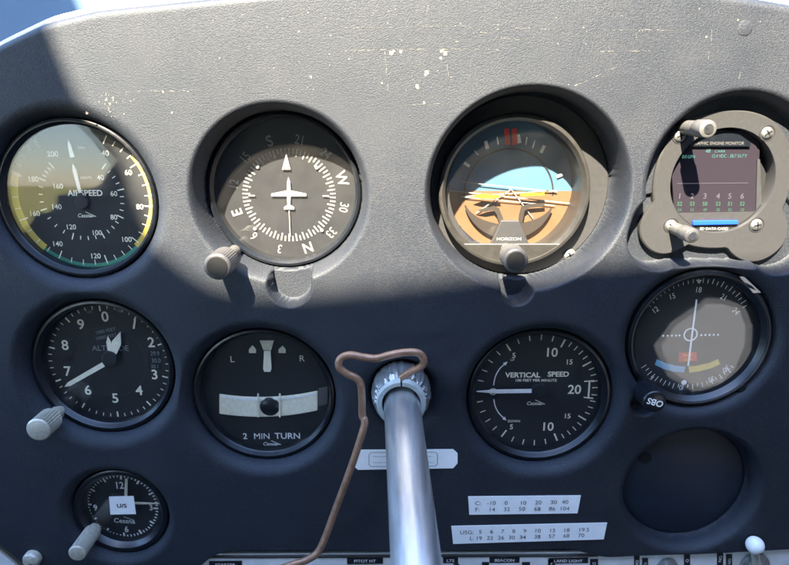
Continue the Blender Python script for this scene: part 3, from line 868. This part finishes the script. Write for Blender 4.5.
for xx in (143, 158, 172, 186, 197, 270, 283, 297, 311, 325): mk.disc(1.1 * k, y, 12, *V.Z(xx, 265 + (306 - xx) * .018))
mk.arc(5.8 * k, 7.2 * k, 0, 360, y, 32, *V.Z(234, 264)); mk.disc(2.8 * k, y, 20, *V.Z(212, 423))
mk.poly([V.Z(*p) for p in ((252, 82), (272, 82), (262, 96))], y)
mk.build('markings', M['white'], dial, smooth=False)
def fan(zpts, m, nm):
    MB().poly([V.Z(*p) for p in zpts], y).build(nm, M[m], dial, smooth=False)
fan([(122, 346), (150, 358), (184, 367), (217, 370), (213, 390), (178, 387), (144, 378), (115, 364)], 'blue', 'blue_arc')
fan([(226, 371), (262, 366), (298, 357), (325, 345), (332, 362), (302, 376), (264, 386), (230, 390)], 'paleyellow', 'yellow_arc')
fl_ = MB().poly([V.Z(*p) for p in ((196, 324), (254, 322), (256, 352), (194, 355))], y).build('warning_flag', M['red'], dial, smooth=False)
t_ = MB(); t_.text('NAV', *V.Z(225, 332), 3.2 * k, y=y - E, off=.02); t_.text('OFF', *V.Z(225, 347), 3.2 * k, y=y - E, off=.02); t_.build('lettering', M['orange'], fl_, smooth=False)
yn = .0024
h_ = MB(); h_.line(V.Z(254, 148, yn), V.Z(226, 368, yn), 1.5 * k, yn, .0003); h_.build('needle', M['white'], V.root, smooth=False)
px_screw(V.root, *V.Z(403, 440, -.004), -.0040, 5.2 * k, 'bezel', .4)
x_, z_ = V.Z(430, 98, -.005)
cl = MB(); cl.poly([V.Z(*p, -.005) for p in ((392, 70), (410, 70), (468, 124), (440, 126))], -.0049, .0010); cl.build('lamp_window', M['steel'], V.root, smooth=False, bevel=.0002)
cl = MB(); cl.poly([V.Z(*p, -.006) for p in ((414, 90), (440, 104), (452, 118), (428, 108))], -.00595, .0003); cl.build('lamp_slot', M['hole'], V.root, smooth=False)
ob = knob(V.root, V.c, 655, 402.5, -0.016, 0.008, 12.0, 'bezel', 30, .0004, .6, body=.015, name='course_knob')
ko = at(655, 402.5, -0.0163)
t_ = MB(); t_.text('OBS', ko.x - V.c.x, ko.z - V.c.z, 6.4 * mpp(655, 402, -.016), 196, y=ko.y - V.c.y - .0002, off=.02); t_.build('lettering', M['white'], ob, smooth=False)

# ---- clock
K = Inst('panel_clock', 'small black clock with a white U/S sticker over its middle', 'clock', 123, 508, 0.009)
K.zoom(0, 450, 0.25348); k = K.k
well(K, 47, 38, 12); K.bezel(47, 38); dial = K.face(38); K.glass(38.5)
y = K.fd - E; cx, cz = K.Z(484, 221)
mk = MB()
for t, (a, b) in {'12': (474, 138), '3': (596, 225), '6': (500, 311), '9': (377, 226)}.items(): mk.text(t, *K.Z(a, b), (7.6 if t == '12' else 6.6) * k, y=y, off=.02, sx=.85)
for i in range(60):
    a = 6 * i + 4
    r0 = 31.0 if i % 5 == 0 else 33.4
    mk.line((cx + r0 * k * math.sin(R(a)), cz + r0 * k * math.cos(R(a))), (cx + 36 * k * math.sin(R(a)), cz + 36 * k * math.cos(R(a))), (1.9 if i % 5 == 0 else 1.3) * k, y)
mk.text('Cessna', *K.Z(492, 278), 5.2 * k, 4, y=y, off=.012); mk.line(K.Z(488, 262), K.Z(530, 276), .6 * k, y)
mk.build('markings', M['white'], dial, smooth=False)
for (p, q, w0, w1, yy) in (((530, 208), (628, 210), 2.6, 1.0, .0018), ((497, 180), (499, 112), 3.0, 2.4, .0024)):
    h_ = MB(); h_.line(K.Z(*p, yy), K.Z(*q, yy), w0 * k, yy, .0004, w1 * k); h_.build('hand', M['cream'], K.root, smooth=False)
ysk = -.0010
stk = MB().poly([K.Z(*p, ysk) for p in ((430, 183), (527, 181), (537, 252), (436, 254))], ysk, .00015).build('sticker', M['paper'], K.root, smooth=False)
t_ = MB(); t_.text('U/S', *K.Z(481, 219, ysk), 4.2 * k, y=ysk - .0002, off=.03, sx=1.15); t_.build('lettering', M['ink'], stk, smooth=False)
knob(K.root, K.c, 76.5, 554, -0.014, 0.009, 8.6, 'knobpale', 30, .0004, .8, body=.020)

# ---- blanking plate
b_c = at(682, 480, .0125); kb = mpp(683, 483, .0135)
bp = thing('blanking_plate', 'plain dark round blanking plate with one small drilled hole', 'blank plate', b_c)
MB().lathe([(0, -.0012), (58 * kb, -.0012), (60.5 * kb, -.0006), (61 * kb, .003)], 96).build('disc', M['blank'], bp)
hx = at(645, 458, .0112)
MB().lathe([(0, -.00125), (5.2 * kb, -.00125), (6.4 * kb, -.00155), (7 * kb, -.0011)], 28, hx.x - b_c.x, hx.z - b_c.z).build('drilled_hole', M['hole'], bp)

p0, p1 = at(-160, -10, .06), at(960, 640, .06)
MB().box(p0.x, p1.x, .058, .062, p1.z, at(400, 120, .06).z).build('gap_blackout', M['hole'], panel, smooth=False)  # dark sheet added to block daylight through gaps round the cover
WELLS.append((b_c.x, b_c.z, 61.5 * kb, 10 * kb, 0.0125, .001))
p = at(402, 394); WELLS.append((p.x, p.z, 29 * kb, 16 * kb, 0.010, 24 * kb))
build_cover(panel)

# ------------------------------------------------------------------ control shaft
base = at(401, 392, 0.0); kb = mpp(402, 392)
cs = thing('control_shaft', 'polished steel control shaft coming straight out of the panel through a lumpy collar', 'control shaft', base)
ax = Vector((0.04, -1, -0.13)).normalized()
r_t = 17.6 * kb
pts = [ax * t for t in (-0.004, 0.02, 0.05, 0.1, 0.16, 0.22)]
MB().tube(pts, r_t, 64).build('tube', M['tube'], cs)
# collar: ragged sealed ring, split nylon bush inside it
vs = []; fs = []; n = 96
prof = [(1.66, .006), (1.64, -.004), (1.55, -.009), (1.42, -.011), (1.30, -.0115), (1.18, -.0105)]
for i in range(n):
    a = 2 * math.pi * i / n
    for j, (r, yy) in enumerate(prof):
        jit = (math.sin(a * 17) * .04 + math.sin(a * 29 + 1) * .04 + random.uniform(-.05, .05)) * (1.0 if 0 < j < 4 else .2)
        up_ = 1 if math.cos(a) > -.1 else .35
        rr = (r + jit * up_) * r_t
        vs.append((rr * math.sin(a), yy + random.uniform(-.0011, .0011) * up_, rr * math.cos(a)))
m_ = len(prof)
for i in range(n):
    j = (i + 1) % n
    for q in range(m_ - 1): fs.append((i * m_ + q, i * m_ + q + 1, j * m_ + q + 1, j * m_ + q))
MB().add(vs, fs).build('collar', M['dullsteel'], cs, angle=25)
bu = MB(); g0 = 2.0
a_list = [R(g0 + (360 - 2 * g0) * i / 90) for i in range(91)]
vs = []; fs = []
pr = [(1.36, -.008), (1.36, -.0150), (1.31, -.0158), (1.12, -.0158), (1.05, -.0150), (1.05, -.006)]
for a in a_list:
    for (r, yy) in pr: vs.append((r * r_t * math.sin(a), yy, r * r_t * math.cos(a)))
for i in range(90):
    for q in range(5): fs.append((i * 6 + q, i * 6 + q + 1, (i + 1) * 6 + q + 1, (i + 1) * 6 + q))
fs += [tuple(range(6)), tuple(90 * 6 + q for q in range(6))]
bu.add(vs, fs).build('split_bush', M['bushing'], cs)

# ------------------------------------------------------------------ control lock wire
wp = [(268, 114, -.020), (290, 100, -.022), (315, 88, -.024), (322, 72, -.025), (308, 55, -.026), (275, 54, -.026), (240, 60, -.026), (208, 68, -.026), (175, 65, -.026), (145, 60, -.026), (122, 68, -.026), (118, 88, -.026), (138, 105, -.026),
      (160, 116, -.026), (170, 132, -.026), (173, 165, -.026), (174, 205, -.026), (179, 218, -.027), (176, 240, -.028), (150, 322, -.029), (112, 425, -.030), (84, 500, -.032), (66, 535, -.033), (40, 553, -.034), (8, 563, -.035), (-40, 580, -.036)]
pts = [at(290 + a * .4158, 330 + b * .4158, y) for a, b, y in wp]
o_ = at(290 + 268 * .4158, 330 + 114 * .4158, -.02)
lk = MB().tube([p - o_ for p in spline(pts, 8)], 4.1 * .00048, 16).build('control_lock', M['wire'])
lk.location = o_
tag(lk, 'bent brown wire control lock hooked over the steel control shaft', 'lock pin')

# ------------------------------------------------------------------ stuck-on labels
def label_strip(name, corners, label, cat):
    c = at(*corners[0], -.0004)
    pts = [at(u, v, -.0004) - c for u, v in corners]
    o = MB().poly([(p.x, p.z) for p in pts], 0, .0003).build(name, M['paper'], None, smooth=False)
    o.location = c
    tag(o, label, cat)
    return o, c
def z3(a, b): return (430 + a * .24081, 440 + b * .24081)
o, c = label_strip('conversion_label', [z3(158, 233), z3(626, 229), z3(612, 303), z3(163, 309)], 'white printed strip with a row of C and a row of F temperatures', 'label')
def tokens(o, c, rows, h, m='ink'):
    mb = MB()
    for t, a, b in rows:
        p = at(*z3(a, b), -.0008) - c
        mb.text(t, p.x, p.z, h, y=-.00045, sx=1.1)
    mb.build('lettering', M[m], o, smooth=False)
tokens(o, c, [('C:', 199, 262), ('-10', 255, 261), ('0', 316, 261), ('10', 389, 260), ('20', 450, 259), ('30', 514, 258), ('40', 561, 257),
              ('F:', 197, 288), ('14', 259, 288), ('32', 319, 287), ('50', 382, 286), ('68', 446, 286), ('86', 507, 285), ('104', 561, 284)], 4.9 * .00052)
o, c = label_strip('fuel_label', [z3(88, 356), z3(735, 342), z3(721, 411), z3(96, 430)], 'long white printed strip with a USG row above an L row', 'label')
tokens(o, c, [('USG:', 153, 383), ('5', 209, 381), ('6', 256, 380), ('7', 302, 379), ('8', 348, 378), ('9', 394, 377), ('10', 449, 376), ('15', 510, 375), ('18', 569, 374), ('19.5', 641, 372),
              ('L:', 174, 408), ('19', 205, 407), ('22', 249, 406), ('26', 295, 405), ('30', 340, 404), ('34', 385, 403), ('38', 446, 401), ('57', 506, 399), ('68', 566, 397), ('70', 628, 395)], 4.9 * .00052)
o, c = label_strip('blank_tag', [(354, 453), (358, 449.5), (453, 449), (457.5, 453), (457.5, 463), (453, 468), (358, 469.5), (354, 466)], 'white tag with clipped corners lying behind the steel shaft', 'label')
mb = MB()
def fr_line(a, b): 
    p = at(*a, -.0008) - c; q = at(*b, -.0008) - c
    mb.line((p.x, p.z), (q.x, q.z), .00025, -.0004)
rr = [(371, 452.5), (435, 452), (437.5, 454), (437.5, 464), (435, 466), (371, 466.5), (369, 464.5), (369, 454.5), (371, 452.5)]
for a, b in zip(rr[:-1], rr[1:]): fr_line(a, b)
for v_, x0_, x1_ in ((456.5, 373, 388), (462.5, 373, 390), (456.5, 418, 433), (462.5, 426, 434)):
    x_ = x0_
    while x_ < x1_:
        d_ = random.uniform(.8, 1.8); fr_line((x_, v_), (min(x_ + d_, x1_), v_)); x_ += d_ + .8
mb.build('printed_frame', M['ink'], o, smooth=False)

# ------------------------------------------------------------------ lower switch panel
sp_o = at(500, 575, .006)
sw = thing('switch_panel', 'pale grey metal switch strip along the bottom edge under the black panel', 'switch panel', sp_o)
pv = lambda u, v, y=.006: ((at(u, v, y) - sp_o).x, (at(u, v, y) - sp_o).z)
MB().poly([pv(-200, 520), pv(-60, 513), pv(0, 548), pv(14, 559), pv(28, 572), pv(190, 572), pv(196, 568), pv(206, 557), pv(214, 551), pv(590, 549), pv(640, 551), pv(930, 541), pv(950, 680), pv(-200, 680)], 0, .0025).build('metal_strip', M['strip'], sw, smooth=False, bevel=.0006)
rb_ = MB(); a_ = at(205, 556.5, .0035) - sp_o; b_ = at(598, 554.8, .0035) - sp_o
rb_.tube([a_, b_], .0011, 10); rb_.build('edge_bead', M['gunmetal'], sw)
def tape(u0, v0, u1, v1, t, h=3.6, rot=0):
    yy = .0033
    pts = [pv(u0, v0, yy), pv(u1, v0 - (u1 - u0) * .012, yy), pv(u1, v1 - (u1 - u0) * .012, yy), pv(u0, v1, yy)]
    tp_ = MB().poly(pts, -.0026, .0003).build('label_tape', M['tape'], sw, smooth=False)
    mb = MB(); x_, z_ = pv((u0 + u1) / 2, (v0 + v1) / 2 - (u1 - u0) * .006, yy)
    mb.text(t, x_, z_, h * .00053, rot, y=-.00305, off=.01, sx=1.12); mb.build('lettering', M['paper'], tp_, smooth=False)
tape(347, 557.5, 383, 564, 'PITOT HT'); tape(443, 557.5, 458, 563, 'LTS'); tape(489.5, 557.2, 519.5, 562.8, 'BEACON'); tape(548.5, 558, 588, 563.4, 'LAND LIGHT')
tape(209, 561, 242, 568, 'STARTER'); tape(482, 562, 489, 570, 'OFF', 2.2); tape(522, 562, 530, 569, 'ON', 2.4); tape(548, 560, 555, 567, 'F', 3.2); tape(590, 559, 598, 567, 'O', 3.2)
tape(634, 555.5, 639.5, 570, 'ON', 3.4, 90); tape(642, 558, 648, 572, 'OFF', 3.0, 90); tape(684, 554.5, 690, 566, 'O', 3.4, 90); tape(717, 551, 723, 566, 'ON', 3.4, 90); tape(726, 554, 732, 568, 'OFF', 3.0, 90); tape(453.5, 563.5, 459, 570, 'N', 3.0)
def switch(u, v, rpx, ball=None, label='', m='steel'):
    yy = .0033
    p = at(u, v, yy); kk = mpp(u, v, yy); r = rpx * kk
    t = thing('toggle_switch', label, 'switch', p, 'toggle switches along the bottom strip')
    MB().lathe([(0, -.0055), (r * .55, -.0055), (r * .6, -.005), (r * .6, -.0022), (r * .98, -.0022), (r, -.0018), (r, .0)], 6 * 8, 0, 0, None).build('lock_nut', M['dullsteel'], t, angle=30)
    tip = Vector(ball) if ball else Vector((0, -.016, -.006))
    MB().tube([(0, -.004, 0), tip * .6, tip], [r * .30, r * .26, r * .30], 16).build('lever', M['knobpale'] if ball else M['steel'], t)
    if ball:
        br_ = .0051
        bm = bmesh.new(); bmesh.ops.create_uvsphere(bm, u_segments=24, v_segments=16, radius=br_)
        me = bpy.data.meshes.new('ball_tip'); bm.to_mesh(me); bm.free()
        me.polygons.foreach_set('use_smooth', [True] * len(me.polygons)); me.materials.append(M['paper'])
        b = bpy.data.objects.new('ball_tip', me); COL.objects.link(b); b.parent = t; b.location = tip
    return t
switch(507, 575, 10, None, 'toggle switch below the BEACON tape')
switch(572, 576, 11, None, 'toggle switch below the LAND LIGHT tape')
switch(667, 566, 10, None, 'plain toggle switch below the round blanking plate')
switch(754, 564, 14, tuple(at(755, 545, -.006) - at(754, 564, .0033)), 'toggle switch with a white ball tip, right end of the strip')
# round-headed screw in the lower left corner
p = at(33, 558, -.001)
ps = thing('panel_screw', 'pale round-headed screw near the lower left corner of the black panel', 'screw', p)
hd = MB().lathe([(0, -.0042), (.0025, -.0041), (.0044, -.0034), (.0052, -.0020), (.0052, .002)], 32).build('head', M['knobpale'], ps)
s_ = MB(); s_.line((-.0028, -.0022), (.0028, -.0022), .0013, -.00425, .0001); s_.line((-.0005, -.0035), (.0008, -.0010), .0012, -.00425, .0001); s_.build('slot', M['hole'], hd, smooth=False)

# ------------------------------------------------------------------ sun, and an unseen cabin roof shaped so its edge cuts the sunlight
SUN = Vector((-0.23, -0.68, 0.76)).normalized()     # direction towards the sun
EDGE = [(28, -30), (50, 30), (68, 75), (86, 112), (106, 146), (122, 190), (146, 236), (176, 262), (205, 281), (240, 291), (300, 293), (360, 288), (420, 281), (480, 272), (540, 265), (640, 258), (720, 255), (800, 251), (1000, 240)]
ZR = 0.62
front = []
for u, v in EDGE:
    p = at(u, v); t = (ZR - p.z) / SUN.z
    q = p + SUN * t
    front.append((q.x, q.y))
pl = front + [(1.1, front[-1][1] - .02), (1.1, -1.7), (-1.1, -1.7), (-1.1, front[0][1] + .08), (front[0][0], front[0][1] + .08)]
n = len(pl)
rf = MB().add([(x, y_, ZR) for x, y_ in pl] + [(x, y_, ZR - .03) for x, y_ in pl], [tuple(range(n)), tuple(range(2 * n - 1, n - 1, -1))] + [(i, (i + 1) % n, n + (i + 1) % n, n + i) for i in range(n)])
cabin = thing('unseen_cabin_shell', 'unseen dark cabin roof and walls added to shade the panel, open to the windscreen', 'cabin', (0, 0, 0))
rf.build('roof', M['shell_lining'], cabin, smooth=False)
MB().box(-.72, .72, -1.65, -1.60, -.80, ZR - .031).build('rear_wall', M['shell_lining'], cabin, smooth=False)  # rear wall and floor added to keep the panel's surroundings dark
MB().box(-.72, .72, -1.65, .25, -.86, -.806).build('floor', M['shell_lining'], cabin, smooth=False)
def mirror_hit(u, v, y0, wx):
    p = at(u, v, y0); d = p - CAM; d.y = -d.y
    return p + d * ((wx - p.x) / d.x)
def opening_wall(wx, th, y0, y1, z0, z1, hole):
    """side wall standing in the plane x = wx with one opening placed by its reflection in a dial glass"""
    c = sum((Vector((h.y, h.z)) for h in hole), Vector((0, 0))) / len(hole)
    inner = []; outer = []
    ang = sorted([math.atan2(h.z - c.y, h.y - c.x) for h in hole] + [math.atan2(b - c.y, a - c.x) for a in (y0, y1) for b in (z0, z1)])
    hp = sorted([(math.atan2(h.z - c.y, h.y - c.x), math.hypot(h.y - c.x, h.z - c.y)) for h in hole])
    xs_ = np.array([a for a, r in hp]); rs_ = np.array([r for a, r in hp])
    for a in ang:
        r = float(np.interp(a, xs_, rs_, period=2 * math.pi)); d = (math.cos(a), math.sin(a))
        inner.append((c.x + d[0] * r, c.y + d[1] * r))
        t = min(((y1 if d[0] > 0 else y0) - c.x) / d[0] if abs(d[0]) > 1e-9 else 1e9, ((z1 if d[1] > 0 else z0) - c.y) / d[1] if abs(d[1]) > 1e-9 else 1e9)
        outer.append((c.x + d[0] * t, c.y + d[1] * t))
    n = len(ang); vs = []; fs = []
    for x in (wx, wx + th):
        vs += [(x, a, b) for a, b in inner] + [(x, a, b) for a, b in outer]
    for i in range(n):
        k_ = (i + 1) % n
        fs += [(i, k_, n + k_, n + i), (2 * n + i, 3 * n + i, 3 * n + k_, 2 * n + k_), (i, 2 * n + i, 2 * n + k_, k_), (n + i, n + k_, 3 * n + k_, 3 * n + i)]
    MB().add(vs, fs).build('side_wall', M['shell_lining'], cabin, smooth=False)
opening_wall(-.66, -.05, -1.60, -.30, -.805, ZR - .031, [mirror_hit(u, v, .009, -.66) for u, v in ((-5, 120), (60, 116), (112, 130), (136, 160), (122, 185), (78, 196), (57, 214), (50, 244), (30, 258), (5, 245), (-10, 190))])  # opening shaped so the airspeed glass mirrors sky and grass
MB().box(-.71, -.66, -.299, .20, -.805, -.10).build('side_wall', M['shell_lining'], cabin, smooth=False)
opening_wall(.66, .05, -1.60, .20, -.805, ZR - .031, [mirror_hit(u, v, .007, .66) for u, v in ((636, 346), (652, 322), (676, 305), (700, 298), (724, 299), (746, 308), (753, 326), (752, 350), (742, 374), (726, 390), (700, 396), (672, 392), (648, 376))])  # opening shaped to put a bright reflection into the course dial glass
# opaque blue sheets coloured for the windscreen haze, seen past the shoulders of the panel
for sg, pts in ((-1, [(-80, -90), (360, -90), (360, 60), (150, 90), (-80, 190)]), (1, [(690, -90), (900, -90), (900, 90), (690, 60)])):
    q = [at(u, v, .05) for u, v in pts]
    po = MB().poly([(p.x, p.z) for p in q], .05, .006).build('windscreen_haze', M['bluehaze'], None, smooth=False)
    tag(po, 'flat blue sheet for the windscreen haze beyond the upper left shoulder of the panel' if sg < 0 else 'sliver of flat blue sheet for the windscreen haze beyond the upper right shoulder of the panel', 'windscreen haze')
# unseen ground added for reflections in the glasses, tilted to set the mirrored horizon
PITCH = R(6.5)
def ground(name, m, x0, x1):
    o = MB().add([(x0, -900, 0), (x1, -900, 0), (x1, 900, 0), (x0, 900, 0)], [(0, 1, 2, 3)]).build(name, m, None, smooth=False)
    o.location = (0, 0, -1.6); o.rotation_euler = (PITCH, 0, 0); o['kind'] = 'structure'
ground('reflection_grass', M['grass'], -900, -1.0)
ground('reflection_apron', M['apron'], -1.0, 900)

sl = bpy.data.lights.new('sun', 'SUN'); sl.energy = 3.7; sl.angle = R(0.8); sl.color = (1.0, 0.86, 0.64)
so = bpy.data.objects.new('sun', sl); COL.objects.link(so)
so.rotation_euler = SUN.to_track_quat('Z', 'Y').to_euler()
wd_ = bpy.data.worlds.new('World'); scene.world = wd_; wd_.use_nodes = True
nt = wd_.node_tree
st = nt.nodes.new('ShaderNodeTexSky'); st.sky_type = 'NISHITA'; st.sun_disc = False
rot = Matrix.Rotation(-PITCH, 3, 'X')
sk = rot @ SUN
st.sun_elevation = math.asin(sk.z); st.sun_rotation = math.atan2(sk.x, sk.y)
st.ozone_density = 3.0; st.dust_density = 0.3
tcw = nt.nodes.new('ShaderNodeTexCoord'); mpw = nt.nodes.new('ShaderNodeMapping'); mpw.vector_type = 'POINT'
mpw.inputs['Rotation'].default_value = (-PITCH, 0, 0)
nt.links.new(tcw.outputs['Generated'], mpw.inputs['Vector']); nt.links.new(mpw.outputs[0], st.inputs['Vector'])
nt.links.new(st.outputs[0], nt.nodes['Background'].inputs['Color'])
nt.nodes['Background'].inputs['Strength'].default_value = 0.135
scene.view_settings.view_transform = 'Standard'
scene.view_settings.look = 'None'
scene.view_settings.gamma = 1
scene.view_settings.exposure = 3.82
scene.cycles.max_bounces = 8
scene.cycles.transparent_max_bounces = 12
